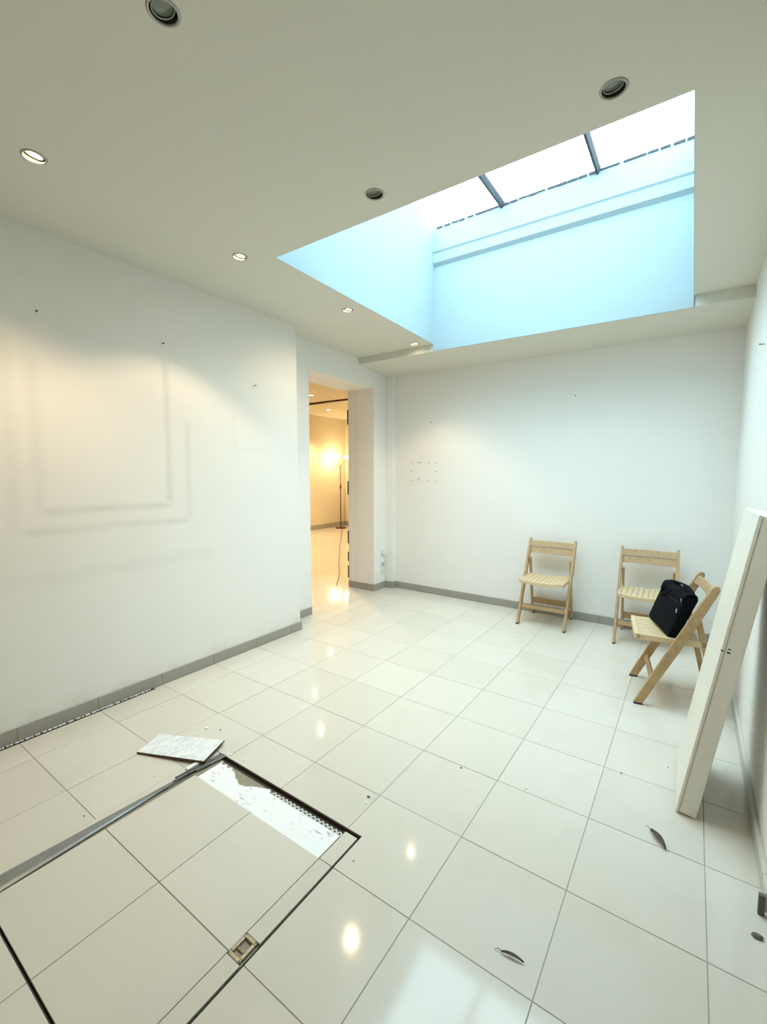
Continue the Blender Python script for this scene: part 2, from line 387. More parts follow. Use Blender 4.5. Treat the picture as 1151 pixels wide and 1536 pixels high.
for i in range(i0, i1):
    for j in range(j0, j1):
        x, y = OX+i*T, OY+j*T; cell = (x+GAP/2, x+T-GAP/2, y+GAP/2, y+T-GAP/2); cx, cy = x+T/2, y+T/2
        # cut by the room outline, then by the hatch
        regs = [((XL+.014, XR-.001, -1.6, YB), 'm'), ((XR+.001, 1.2, -1.6, 1.82), 'm'), ((XRC, XL+.010, YC, YB), 'm'), ((XJ, XRC-.002, OY0, OY1), 'm'), ((A0, XJ-.002, B0, B1), 'a')]
        for R, k in regs:
            c_ = clip(cell, R)
            if not c_: continue
            if k == 'm' and c_[0] < XL+.2 and c_[2] < 1.482 and R[0] == XL+.014:
                pieces = [(max(c_[0], XL+.036), c_[1], c_[2], min(c_[3], 1.482))]
                if c_[3] > 1.49: pieces.append((c_[0], c_[1], 1.482, c_[3]))
                if pieces[0][1]-pieces[0][0] < .01: pieces = pieces[1:]
                if len(pieces) == 2:   # one notched tile
                    a_, b__ = pieces; mb = MB(); poly = [(a_[0], a_[2]), (a_[1], a_[2]), (a_[1], b__[3]), (b__[0], b__[3]), (b__[0], 1.482), (a_[0], 1.482)]
                    mb.prism(poly, -TH, 0).build('tile', m_tile, floor); continue
            else: pieces = [c_]
            out = []
            for pc in pieces: out += minus(pc, (HX0, HX1, HY0, HY1))
            if abs(y+T-.3412) < .01 and HX0-.1 < cx < HX1+.1: out = [(o_[0], o_[1], o_[2], HY0-.0003) for o_ in out]
            if abs(y-.3412) < .01: out = [o_ for o_ in out if o_[3] > HY0+.01]
            if len(out) == 2 and abs((out[0][1]-out[0][0])*(out[0][3]-out[0][2])) > 0 and k == 'm':
                mb = MB()
                for pc in out: mb.box(*pc, -TH, 0)
                mb.build('tile', m_tile, floor); continue
            for pc in out:
                vis = (k == 'm' and pc[3] > .30) or (k == 'a' and in_view(cx, cy) and cy < 7.0)
                if not vis: slab_mesh(rest, *pc); continue
                if abs(pc[1]-pc[0]-2*h) < 1e-4 and abs(pc[3]-pc[2]-2*h) < 1e-4:
                    o = bpy.data.objects.new('tile', full_mesh); COL.objects.link(o); o.parent = floor; o.location = ((pc[0]+pc[1])/2, (pc[2]+pc[3])/2, rnd.uniform(-.0004, .0004))
                else:
                    mb = MB(); slab_mesh(mb, *pc); mb.build('tile', m_tile, floor)
                cnt += 1
o = rest.build('tiling', m_tile, floor, kind='stuff')
# open joint along the left skirting
j = MB(); j.box(XL+.012, XL+.0345, -1.6, 1.480, -.0022, -.0008)
j.build('open_joint', m_darkgap, floor)
cr = MB(); y = -.2
while y < 1.46:
    l = rnd.uniform(.008, .03); w = rnd.uniform(.004, .010)
    x = XL+.0135; cr.hexa([(x, y, -.001), (x+w, y+.002, -.001), (x+w*.7, y+l, -.001), (x, y+l, -.001), (x, y+.001, .004), (x+w*.8, y+.003, .003), (x+w*.5, y+l*.8, .003), (x, y+l*.9, .004)])
    y += l+rnd.uniform(.0, .012)
cr.build('plaster_crumbs', m_chip, floor, kind='stuff')

# ------------------------------------------------------------------ skirting: pieces of tile along every wall
def skirting(name, a, b, nrm, cuts, zt=.075, zt2=None, th=.012, m=None):
    """pieces between consecutive cuts, measured from a towards b; nrm points into the room"""
    root = empty(name, (0, 0, 0)); root['kind'] = 'structure'
    a = Vector((*a, 0)); b = Vector((*b, 0)); L = (b-a).length; t = (b-a)/L; n = Vector((*nrm, 0))
    cs = [0]+[x for x in sorted(cuts) if .02 < x < L-.02]+[L]
    for k in range(len(cs)-1):
        p, q = a+t*(cs[k]+.0008), a+t*(cs[k+1]-.0008); zp = zt+((zt2 or zt)-zt)*k/max(1, len(cs)-2)
        MB().hexa([p+n*.0002, q+n*.0002, q+n*th, p+n*th, p+n*.0002+Vector((0, 0, zp)), q+n*.0002+Vector((0, 0, zp)), q+n*(th-.001)+Vector((0, 0, zp)), p+n*(th-.001)+Vector((0, 0, zp))]).build('skirting_tile', m or m_skirt, root, bevel=.0015, seg=1)
    return root
ycut = [OY+T*k for k in range(-8, 10)]; xcut = [OX+T*k for k in range(-8, 6)]
skirting('baseboard_left', (XL, -1.6), (XL, YC+.012), (1, 0), [y+1.6 for y in ycut], .084, .074)
skirting('baseboard_left_return', (XL+.0, YC), (XRC+.012, YC), (0, 1), [], .074)
skirting('baseboard_recess', (XRC, YC+.013), (XRC, OY0), (1, 0), [], .078)
skirting('baseboard_doorway', (XJ, OY1), (XRC, OY1), (0, -1), [.25], .082)
skirting('baseboard_doorway_left', (XJ, OY0), (XRC, OY0), (0, 1), [.2], .08)
skirting('baseboard_recess_far', (XRC, OY1-.012), (XRC, 4.573), (1, 0), [], .084)
skirting('baseboard_pilaster', (XRC+.013, 4.585), (-3.06, 4.585), (0, -1), [], .084)
skirting('baseboard_pilaster_side', (-3.06, 4.573), (-3.06, YB-.012), (1, 0), [], .084)
skirting('baseboard_back', (-3.06+.013, YB), (XR, YB), (0, -1), [x+3.06 for x in xcut], .082, .078)
skirting('baseboard_right', (XR, YB-.013), (XR, 1.838), (-1, 0), [YB-y for y in ycut], .072, .07, .018, m_skirt2)
skirting('baseboard_annex_left', (A0, B0), (A0, B1-.015), (1, 0), [T*k for k in range(1, 19)], .12, th=.015)
skirting('baseboard_annex_back', (A0+.016, B1), (A1, B1), (0, -1), [T*k for k in range(1, 12)], .12, th=.015)
o = MB().box(XR-.037, XR-.0195, 1.815, 1.832, .0005, .070).build('skirting_offcut', m_offcut, bevel=.002)
tag(o, 'dark grey upright offcut of skirting at the end of the right wall', 'tile offcut')

# ------------------------------------------------------------------ floor hatch
LX0, LX1, LY0 = -1.903, -1.029, .366
hatch = empty('floor_hatch', (-1.5, .83, 0)); tag(hatch, 'square tiled access hatch set in the floor with dark steel rim', 'floor hatch')
HO = Vector((1.5, -.83, 0))
def hb(mb, name, m, **k):
    return mb.build(name, m, hatch, loc=HO, **k)
fr = MB(); fr.box(HX0, HX1, HY0, HY1, -.05, -.016)
fr.box(HX0, HX0+.004, HY0, HY1, -.04, -.002).box(HX1-.003, HX1, HY0, HY1, -.04, -.0005).box(HX0, HX1, HY0, HY0+.003, -.04, -.0005)
hb(fr, 'rim', m_darkgap)
hb(MB().prism([(HX0+.0005, HY0+.01), (HX0+.0012, HY0+.01), (-1.9475, 1.10), (-1.952, 1.20), (-1.947, 1.311), (HX0+.0005, 1.311)], -.012, -.0002), 'tile_sliver', m_tile)
hb(MB().box(-1.935, HX1, HY1-.006, HY1, -.04, -.0005), 'rusted_lip', m_brown)
hb(MB().box(-1.93, LX1-.001, HY0+.012, 1.2915, -.0155, -.0085), 'lid_tray', m_tan)
HX_, HXX, HYa, HYb = -1.0925, -1.036, .735, .808        # pull recess
g = GAP/2
def hat_tile(x0, x1, y0, y1):
    mb = MB(); slab_mesh(mb, x0, x1, y0, y1); hb(mb, 'tile', m_tile)
xs = [LX0, -1.891-g+.0, -1.4913, -1.0913, LX1]
for xa, xb in ((LX0, -1.4913-g), (-1.4913+g, -1.0913-g)):
    hat_tile(xa, xb, LY0, .7412-g); hat_tile(xa, xb, .7412+g, 1.1412-g if xa > -1.6 else 1.1412-g)
hat_tile(-1.0913+g, LX1, LY0, HYa-.001); hat_tile(-1.0913+g, LX1, HYb+.001, 1.1412-g); hat_tile(-1.0913+g, LX1, 1.1412+g, 1.296)
# bed of white adhesive where a row of tile is missing
bd = MB(); n = 60; top = []; bot = []
for i in range(n+1):
    x = -1.885+(.789)*i/n
    e = 1.283+.004*math.sin(i*1.9)
    if x < -1.80: e = 1.283-.02*abs(math.sin(i*2.1))
    if -1.80 < x < -1.55: e = 1.275-.045*math.sin((x+1.80)/.25*math.pi)**2-.008*rnd.random()
    if x > -1.52: e = 1.268
    top.append((x, e)); lo = 1.1412+.001
    if x < -1.845: lo = 1.1412-.006+.012*rnd.random()
    bot.append((x, lo))
poly = bot+top[::-1]
vs = []; fs = []
for (x, y0), (_, y1) in zip(bot, top): vs += [(x, y0, -.0085), (x, y1, -.0085), (x, y0, -.0035), (x, y1, -.0035)]
for i in range(n):
    a = 4*i; b2 = a+4; fs += [(a+2, b2+2, b2+3, a+3), (a, a+2, b2+2, b2), (a+1, b2+1, b2+3, a+3)]
bd.add(vs, fs); hb(bd, 'adhesive_bed', m_adh)
# row of hooked loops left by the notched trowel beside the dark slot
lp = MB()
for i in range(17):
    x = -1.50+i*.0242
    pts_ = [(x, 1.268, -.004), (x+.0015, 1.275, -.003), (x+.006, 1.281, -.0025), (x+.012, 1.282, -.0025), (x+.017, 1.277, -.003), (x+.018, 1.268, -.004)]
    lp.tube(pts_, .0026, 5)
hb(lp, 'adhesive_ridges', m_chip, kind='stuff')
hb(MB().box(-1.885, LX1, 1.286, 1.2925, -.04, -.006), 'lid_edge', m_darkgap)
# raised steel channel on the left
ch_ = MB(); R = []
for k in range(13):
    t = k/12; y = .20+.86*t if False else HY0+.0+(1.075-HY0)*t
    xa = -1.993+.048*t; xb = -1.906-.028*t
    prof = [(xa, -.01), (xa, .002), (xa+.006, .0055), (xa+(xb-xa)*.33, .0045), (xa+(xb-xa)*.42, .009), (xa+(xb-xa)*.85, .007), (xb, .001), (xb, -.01)]
    R.append([(x, y, z*(1-.5*t)) for x, z in prof])
ch_.loft(R); hb(ch_, 'steel_channel', m_greymetal)
br = MB()
br.beam((-1.955, 1.07, .004), (-1.945, 1.20, .003), .004, .008).beam((-1.938, 1.05, .006), (-1.925, 1.24, .004), .005, .006)
br.beam((-1.925, 1.00, .004), (-1.905, 1.14, .003), .003, .005).beam((-1.955, 1.13, .004), (-1.92, 1.315, .002), .010, .004)
br.beam((-1.925, 1.16, .003), (-1.905, 1.315, .002), .012, .004)
hb(br, 'bent_strips', m_greymetal)
hb(MB().beam((-1.965, 1.135, .006), (-1.962, 1.195, .009), .022, .008), 'broken_piece', m_chip)
# pull recess
pr = MB()
pr.prism([(HX_, HYa), (HXX, HYa), (HXX, HYa+.012), (HX_, HYa+.012)], -.012, .0008).prism([(HX_, HYb-.012), (HXX, HYb-.012), (HXX, HYb), (HX_, HYb)], -.012, .0008)
pr.box(HX_, HX_+.012, HYa+.012, HYb-.012, -.012, .0008).box(HXX-.012, HXX, HYa+.012, HYb-.012, -.012, .0008)
pull = hb(pr, 'pull_plate', m_brass, bevel=.002)
hb(MB().box(HX_+.003, HXX-.003, HYa+.003, HYb-.003, -.03, -.022), 'pull_cup', m_grit)
hb(MB().tube([(HX_+.014, HYa+.03, -.004), (HX_+.03, HYa+.03, -.006), (HXX-.014, HYa+.03, -.004)], .003, 8), 'pull_bar', m_brass)
for x, y in ((HX_+.004, HYa+.004), (HXX-.004, HYa+.004), (HX_+.004, HYb-.004), (HXX-.004, HYb-.004)): hb(MB().tube([(x, y, 0), (x, y, .0018)], .0035, 8), 'screw', m_grit)

# loose strip of tile, underside up
P0, P1, P2, P3 = Vector((-2.298, 1.058, .002)), Vector((-2.352, 1.212, .004)), Vector((-1.995, 1.372, .014)), Vector((-1.925, 1.203, .016))
lt = MB(); upv = (P3-P0).cross(P1-P0).normalized()
if upv.z < 0: upv = -upv
lt.hexa([P0, P3, P2, P1, P0+upv*.008, P3+upv*.008, P2+upv*.008, P1+upv*.008])
slab = lt.build('broken_tile', m_rust, bevel=.001, seg=1); tag(slab, 'long strip of broken tile lying underside up beside the hatch corner', 'broken tile')
ub = MB(); c0 = (P0+P1+P2+P3)/4
q_ = [c0+(p-c0)*.985 for p in (P0, P3, P2, P1)]
ub.hexa([p+upv*.0075 for p in q_]+[p+upv*.0096 for p in q_])
o = ub.build('ribbed_underside', m_tback, slab); o['label'] = 'white ribbed underside'
rb = MB()
for i in range(26):
    s_ = (i+.7)/27; a = q_[0].lerp(q_[1], s_); b2 = q_[3].lerp(q_[2], s_)
    rb.beam(a.lerp(b2, .12)+upv*.0099, a.lerp(b2, .88)+upv*.0099, .0035, .0012, side=(P3-P0).normalized())
rb.build('ribs', m_chip, slab)

# ------------------------------------------------------------------ folding chairs
def make_chair(name='folding_chair'):
    root = empty(name)
    Wd = .45; PT = .022; PD = .050
    top = Vector((0, .373, .797))
    for x in (PT/2, Wd-PT/2):
        m = MB(); rings = []
        a = Vector((x, .0, .012)); b = Vector((x, top.y, top.z)); t = (b-a).normalized(); o = Vector((0, t.z, -t.y))
        L = (b-a).length
        for s, d in ((0, .9), (.05, .95), (.5, 1.1), (.72, 1.05), (.95, .9), (.975, .84), (.99, .62), (1.0, .25)):
            c = a+t*L*s; hw = PD/2*d
            rings.append([c+Vector((-PT/2, 0, 0))-o*hw, c+Vector((PT/2, 0, 0))-o*hw, c+Vector((PT/2, 0, 0))+o*hw, c+Vector((-PT/2, 0, 0))+o*hw])
        # trim the foot flat on the floor
        rings[0] = [Vector((v.x, v.y-(v.z-.012)*t.y/t.z, .012)) for v in rings[0]]
        m.loft(rings); leg = m.build('back_post', m_wood, root, bevel=.003)
        f = MB(); r0 = rings[0]; f.hexa([Vector((v.x, v.y, .0)) for v in r0]+[Vector((v.x, v.y, .0125)) for v in r0]); f.build('foot', m_foot, leg)
    for x in (PT+.012, Wd-PT-.012):
        a = Vector((x, .425, .010)); b = Vector((x, .283, .615)); t = (b-a).normalized()
        m = MB(); m.beam(a, b, .020, .032); 
        leg = m.build('rear_leg', m_wood, root, bevel=.003)
        MB().beam((x, .4255, 0), (x, .425, .014), .019, .031).build('foot', m_foot, leg)
    def post_y(z): return .373*(z-.012)/.785
    # front and rear stretchers
    zf = .165; MB().beam((PT, post_y(zf), zf), (Wd-PT, post_y(zf), zf), .038, .016, side=(0, .42, .9)).build('stretcher', m_wood, root, bevel=.003)
    MB().beam((PT+.02, .392, .15), (Wd-PT-.02, .392, .15), .062, .014, side=(0, -.22, .97)).build('stretcher', m_wood, root, bevel=.003)
    # curved back rails
    for z0, z1 in ((.724, .774), (.655, .718)):
        rings = []
        for k in range(13):
            x = PT-.004+(Wd-2*PT+.008)*k/12; bow = .016*(1-((k-6)/6)**2)
            lean = .12
            of = -.010 if z0 > .7 else .004; y0 = post_y(z0)+of+bow; y1 = post_y(z1)+of+bow
            rings.append([(x, y0-.007, z0), (x, y0+.007, z0-.002), (x, y1+.007, z1-.002), (x, y1-.007, z1)])
        m = MB(); m.loft(rings); m.build('back_rail', m_wood, root, bevel=.002, seg=1)
    # seat: dished slats between side rails, curved front and rear boards
    def dish(x): return -.016*(1-((x-Wd/2)/.20)**2)
    sz = .449; y0, y1 = -.035, .335
    sx0, sx1 = PT+.002, Wd-PT-.002
    for x in (sx0+.009, sx1-.009):
        MB().box(x-.009, x+.009, y0+.012, y1+.035, sz-.036, sz-.002).build('seat_rail', m_wood2, root, bevel=.002)
    for ya, yb in ((y0, y0+.030), (y1-.026, y1)):
        rings = []
        for k in range(15):
            x = sx0+(sx1-sx0)*k/14; z = sz+dish(x)*.95
            rings.append([(x, ya, z-.030), (x, yb, z-.030), (x, yb, z+.001), (x, ya, z+.001)])
        MB().loft(rings).build('seat_board', m_wood2, root, bevel=.002, seg=1)
    ns = 9; inn0, inn1 = sx0+.019, sx1-.019; pw = (inn1-inn0)/ns
    for k in range(ns):
        xa, xb = inn0+pw*k+.0022, inn0+pw*(k+1)-.0022
        za, zb = sz+dish(xa)*.95, sz+dish(xb)*.95
        MB().hexa([(xa, y0+.0305, za-.012), (xb, y0+.0305, zb-.012), (xb, y1-.0265, zb-.012), (xa, y1-.0265, za-.012),
                   (xa, y0+.0305, za), (xb, y0+.0305, zb), (xb, y1-.0265, zb), (xa, y1-.0265, za)]).build('slat', m_wood2, root)
    for x in (-.0015, Wd+.0015):
        MB().tube([(x-.002, post_y(.585), .585), (x+.002, post_y(.585), .585)], .005, 10).build('pivot_bolt', m_metal, root)
        MB().tube([(x-.002, post_y(.43), .43), (x+.002, post_y(.43), .43)], .005, 10).build('pivot_bolt', m_metal, root)
    return root
G = 'wooden folding chairs'
ch1 = make_chair(); ch1.location = (-1.343, 4.192, 0); ch1.rotation_euler.z = math.radians(.5)
ch2 = copy_tree(ch1); ch2.location = (-.503, 4.172, 0); ch2.rotation_euler.z = math.radians(1.5)
ch3 = copy_tree(ch1); rl = min((c for c in ch3.children if c.name.startswith('back_rail')), key=lambda c: min(v.co.z for v in c.data.vertices)); bpy.data.objects.remove(rl)
ch3.location = (-.286, 3.570, 0); ch3.rotation_euler.z = math.radians(-81.0)
tag(ch1, 'wooden folding chair with empty seat standing alone against the back wall', 'chair', G)
tag(ch2, 'wooden folding chair against the back wall, partly hidden behind the black bag', 'chair', G)
tag(ch3, 'wooden folding chair turned sideways with the black bag on its seat', 'chair', G)
# dark foot under rear leg height fix is part of the chair itself

# ------------------------------------------------------------------ black bag on the sideways chair
fv = Vector((.9877, .1564, 0)); uv = Vector((.1564, -.9877, 0)); F0 = Vector((-.286, 3.570, 0))
def cl(x, y, z): return F0+uv*x+fv*y+Vector((0, 0, z))
bag = empty('bag', cl(.21, .16, .452)); tag(bag, 'black nylon shoulder bag leaning back on the seat of the sideways chair', 'bag')
off = -Vector(bag.location)
def bagpt(s, d, hgt):
    """s 0..1 along the width, d 0 front..1 back, hgt 0..1"""
    bulge = math.sin(math.pi*min(max(s, 0), 1))*math.sin(math.pi*min(hgt, 1))*.014
    x = .025+.396*s-.006*math.sin(math.pi*hgt); z = .447+.275*hgt*(1-.02*s)
    y = .066+.076*s+.090*hgt+d*(.080-.004*hgt-.030*max(0, s-.5)*(1.6-hgt))-.010*max(0, s-.5)-bulge*(1-1.3*d)
    return cl(x, y, z)
body = MB(); nx, nh, nd = 14, 12, 4
ringpath = []
for k in range(nh+1):
    hh = k/nh; rr = .045
    ring = []
    def c_in(v, e): return e+v*(1-2*e)
    sh = .03 if k in (0, nh) else .0
    for i in range(nx+1): ring.append(bagpt(c_in(i/nx, sh), .12 if k in (0, nh) else 0, hh))
    for i in range(1, nd): ring.append(bagpt(1-sh, i/nd, hh))
    for i in range(nx+1): ring.append(bagpt(c_in(1-i/nx, sh), .88 if k in (0, nh) else 1, hh))
    for i in range(1, nd): ring.append(bagpt(sh, 1-i/nd, hh))
    ringpath.append(ring)
body.loft(ringpath)
o = body.build('body', m_bag, bag, smooth=True, bevel=.012, seg=3, loc=off)
flap = MB(); R = []
for hgt, dd in ((.80, -.06), (.87, -.10), (.95, -.10), (1.015, .0), (1.04, .4), (1.02, .72), (.97, .90)):
    R.append([bagpt(.015+s/12*.97, dd, hgt)+Vector((0, 0, .006*math.sin(s*1.1))) for s in range(13)])
nn = 13; vs = [v for r in R for v in r]; fs = [(k*nn+i, k*nn+i+1, (k+1)*nn+i+1, (k+1)*nn+i) for k in range(len(R)-1) for i in range(nn-1)]
flap.add(vs, fs); o = flap.build('top_flap', m_bag, bag, smooth=True, loc=off); sm = o.modifiers.new('s', 'SOLIDIFY'); sm.thickness = .006
hd = MB(); P_ = []
for k in range(13):
    t = k/12; s = .16+.34*t; P_.append(bagpt(s, -.14-.18*math.sin(math.pi*t), .93-.17*math.sin(math.pi*t)))
rings = []
for k, p in enumerate(P_):
    rings.append([p+Vector((0, 0, .012)), p+fv*.005+Vector((0, 0, .012)), p+fv*.005-Vector((0, 0, .012)), p-Vector((0, 0, .012))])
hd.loft(rings); hd.build('handle', m_bag, bag, smooth=True, loc=off)
stp = MB()
Q = [bagpt(.95, .5, .80), bagpt(.96, .5, 1.0), bagpt(.8, .5, 1.06), bagpt(.5, .6, 1.085), bagpt(.25, .5, 1.07), bagpt(.05, .5, 1.03), bagpt(.04, .5, .8)]
Q2 = []
for k in range(len(Q)-1):
    for s in range(5): Q2.append(Q[k].lerp(Q[k+1], s/5))
Q2.append(Q[-1]); rings = [[p+fv*.018, p+Vector((0, 0, .004)), p-fv*.018, p-Vector((0, 0, .004))] for p in Q2]
stp.loft(rings); stp.build('shoulder_strap', m_bag, bag, smooth=True, loc=off)
for hgt, s in ((.86, .93), (.62, .945)):
    rg = MB(); c = bagpt(s, -.09, hgt); pts_ = [c+uv*.010*math.cos(a*math.pi/6)+Vector((0, 0, .012*math.sin(a*math.pi/6))) for a in range(13)]
    rg.tube(pts_, .0022, 6, caps=False); rg.build('metal_ring', m_metal, bag, smooth=True, loc=off)
zp = MB(); zp.tube([bagpt(s/12, -.03, .79) for s in range(13)], .0025, 6); zp.build('zip', m_black, bag, loc=off)

# ------------------------------------------------------------------ board leaning on the right wall
ba = math.atan2(.203, 1.29); bd = empty('leaning_board', (.082, 2.19, .0)); tag(bd, 'tall cream white painted board leaning against the right wall', 'board')
bt = .074; bh = 1.30; bw = .455
core = MB().box(-bt+.012, 0, 0, bw, 0, bh).build('core', m_board, bd, bevel=.003)
face = MB().box(-bt, -bt+.0115, -.002, bw+.002, -.001, bh+.002).build('face_panel', m_board, bd, bevel=.0025)
edge_ = MB().box(-bt+.016, -.004, -.0035, -.0005, .006, bh-.004).build('edge_strip', m_board, bd, bevel=.001)
edge_['label'] = 'beige edge lipping'
mk = MB()
for z, w in ((.742, .012), (.758, .010), (.7445, .009)): mk.box(-bt+.020, -bt+.020+w, -.0042, -.0034, z, z+.004)
mk.box(-bt-.0004, -bt+.009, -.0028, -.0018, .744, .749); mk.build('pencil_marks', m_darkgap, bd)
bd.rotation_euler = (0, ba, math.radians(1.0))

# ------------------------------------------------------------------ downlights
def downlight(x, y, lit, label, tiltx=0, tilty=0):
    r = empty('ceiling_spotlight', (x, y, ZC)); tag(r, label, 'spotlight', 'recessed ceiling spotlights')
    MB().lathe([(.0365, -.0005), (.0375, -.004), (.041, -.0045), (.0445, -.0025), (.0455, -.0002), (.0455, .0)], 40).build('trim_ring', m_ring, r, smooth=True)
    MB().lathe([(.0372, -.001), (.036, .012), (.036, .05), (.0, .052)], 32).build('housing', m_can, r, smooth=True)
    M = Matrix.Rotation(tiltx, 3, 'X') @ Matrix.Rotation(tilty, 3, 'Y')
    MB().lathe([(.0295, .004), (.031, .001), (.0325, .003), (.0325, .010), (.026, .03)], 32, c=(0, 0, .004), M=M).build('lamp_holder', m_ring, r, smooth=True)
    MB().lathe([(.0001, .0045), (.012, .0055), (.029, .008)], 32, c=(0, 0, .004), M=M).build('lamp', m_on if lit else m_lens, r, smooth=True)
    return r
labs = ['unlit ceiling spotlight at the top left edge of the photo', 'lit ceiling spotlight nearest the left photo edge', 'lit ceiling spotlight casting the warm arc on the left wall',
        'lit ceiling spotlight midway along the left side of the skylight opening', 'lit ceiling spotlight at the far corner of the skylight opening', 'unlit ceiling spotlight near the left end of the skylight', 'unlit ceiling spotlight near the upper right of the skylight']
for (x, y, lit), lb in zip(DL, labs):
    r = downlight(x, y, lit, lb, math.radians(-6 if lit else 9), math.radians(14 if lit else -7))
    if lit:
        l = bpy.data.lights.new('halogen', 'SPOT'); l.energy = HALOGEN; l.color = (1.0, .76, .50); l.spot_size = math.radians(160); l.spot_blend = .9; l.shadow_soft_size = .018
        lo = bpy.data.objects.new('halogen', l); COL.objects.link(lo); lo.parent = r; lo.location = (0, 0, -.012)
        lo.rotation_euler = (0, math.radians(0), 0)
        if y < 1: l.energy = HALOGEN*1.35; l.spot_size = math.radians(112); l.spot_blend = .75
        if 2.5 < y < 3.5: l.energy = HALOGEN*.6
        if y > 3.5: l.energy = HALOGEN*.8; l.spot_size = math.radians(100); l.spot_blend = .5
        if abs(y-1.784) < .01: l.energy = HALOGEN*.8; l.spot_size = math.radians(118); l.spot_blend = .32; lo.rotation_euler = (math.radians(-8), math.radians(-6), 0)

# ------------------------------------------------------------------ floor lamp in the far room
LP = Vector((-7.58, 8.90, 0))
lamp = empty('floor_lamp', LP); tag(lamp, 'dark floor lamp with three lit globes in the room beyond the doorway', 'lamp')
MB().lathe([(0, .03), (.03, .032), (.12, .022), (.145, .014), (.15, 0), (0, 0)], 32).build('base', m_lampmetal, lamp, smooth=True)
MB().tube([(0, 0, .02), (0, 0, 1.58)], .012, 10).build('pole', m_lampmetal, lamp, smooth=True)
MB().tube([(0, 0, 1.02), (0, 0, 1.05), (0, 0, 1.12), (0, 0, 1.15)], [.012, .022, .022, .012], 10).build('switch', m_lampmetal, lamp, smooth=True)
sd = Vector((.786, .618, 0)); dp = Vector((-.618, .786, 0))
GL = [Vector((0, 0, 1.79))-sd*.23-dp*.05, Vector((0, 0, 1.86))-sd*.055+dp*.15, Vector((0, 0, 1.85))+sd*.155-dp*.1]
for g_ in GL:
    a = MB().tube([(0, 0, 1.57), Vector((0, 0, 1.60)).lerp(g_, .35), g_-Vector((0, 0, .05))], .006, 8).build('arm', m_lampmetal, lamp, smooth=True)
    n = 16; pr_ = [(max(.0005, .055*math.sin(math.pi*k/n)), -.055*math.cos(math.pi*k/n)) for k in range(n+1)]
    MB().lathe(pr_, 20, c=g_).build('globe', m_globe, lamp, smooth=True)
    l = bpy.data.lights.new('globe_light', 'POINT'); l.energy = LAMP2; l.color = (1.0, .80, .45); l.shadow_soft_size = .06
    lo = bpy.data.objects.new('globe_light', l); COL.objects.link(lo); lo.parent = lamp; lo.location = g_+Vector((0, 0, .0))
    
cpts = []
def wig(t): return .012*math.sin(t*9)+.008*math.sin(t*23)
c0, c1 = Vector((-7.5, 8.85, .006)), Vector((-3.72, 4.28, .006))
for k in range(60):
    t = k/59; p = c0.lerp(c1, t); cpts.append(p+sd*wig(t))
o = MB().tube([p-LP for p in cpts], .004, 6).build('cord', m_grit, lamp, smooth=True); o['label'] = 'thin cord trailing to the doorway'
for x, y, lb in ((-4.95, 5.25, 'added unseen spotlight near the doorway that brightens the lamp lit room'), (-5.92, 6.13, 'lit spotlight in the near ceiling of the lamp lit room'), (-6.95, 7.76, 'lit spotlight in the far ceiling of the lamp lit room')):  # the first is added out of view to brighten this room
    z = ZR
    r = empty('ceiling_spotlight', (x, y, z)); tag(r, lb, 'spotlight', 'spotlights of the lamp lit room')
    MB().lathe([(.036, -.001), (.041, -.006), (.046, -.0005), (.046, 0)], 24).build('trim_ring', m_ring, r, smooth=True)
    MB().lathe([(.0001, -.004), (.036, -.003), (.036, -.0005)], 24).build('lamp', m_on, r, smooth=True)
    l = bpy.data.lights.new('halogen', 'SPOT'); l.energy = 150; l.color = (1, .76, .43); l.spot_size = math.radians(120); l.spot_blend = .5; l.shadow_soft_size = .02
    lo = bpy.data.objects.new('halogen', l); COL.objects.link(lo); lo.parent = r; lo.location = (0, 0, -.02)
o = MB().box(-7.34, -7.29, 9.10, 9.42, .001, .42).build('dark_box', m_lampmetal, bevel=.004)
tag(o, 'narrow dark upright case beside the floor lamp base', 'case')

# dark plates on the far edge of the doorway, light seam in its jamb
for z0, z1 in ((2.05, 2.23), (1.18, 1.35), (.56, .72), (.33, .45), (.12, .27)):
    o = MB().box(XJ-.010, XJ+.004, OY1-.008, OY1-.0003, z0, z1).build('latch_plate', m_black, bevel=.001)
    hgt = {2.05: 'highest', 1.18: 'second highest', .56: 'middle', .33: 'second lowest', .12: 'lowest'}[z0]
    tag(o, f'small black metal plate on the doorway far edge, {hgt} of five', 'plate', 'black plates on the doorway edge')
struct('trim_3', MB().box(-3.437, -3.430, OY1-.003, OY1-.0002, .083, OZ), m_white)

# ------------------------------------------------------------------ wall fittings
so = empty('wall_socket', (XRC, 4.512, .27)); tag(so, 'white double wall socket low on the wall beside the doorway', 'socket')
MB().box(0, .010, -.038, .038, -.072, .072).build('cover_plate', m_white, so, bevel=.004)
for dz in (.036, -.034):
    MB().lathe([(.021, .0), (.021, .003), (.017, .003), (.016, -.006), (0, -.006)], 20, c=(.010, 0, dz), M=Matrix.Rotation(math.radians(90), 3, 'Y')).build('socket_cup', m_white if dz < 0 else m_black, so)
    for dy in (-.008, .008): MB().tube([(.0052, dy, dz), (.0068, dy, dz)], .003, 8).build('pin_hole', m_black, so)
pg = empty('plug_adapter', (XRC, 4.512, .455)); tag(pg, 'white plug adapter on the wall above the double socket', 'plug')
MB().box(0, .012, -.036, .036, -.034, .034).build('cover_plate', m_white, pg, bevel=.003)
MB().tube([(.012, 0, 0), (.03, 0, 0), (.048, 0, -.002)], [.020, .020, .015], 14).build('plug', m_white, pg, smooth=True)
kp = [(.04, .0, -.012), (.042, .02, -.03), (.03, .045, -.06), (.012, .055, -.12), (.012, .056, -.20), (.012, .058, -.33), (.013, .055, -.37)]
MB().tube(kp, .0035, 6).build('cable', m_white, pg, smooth=True)
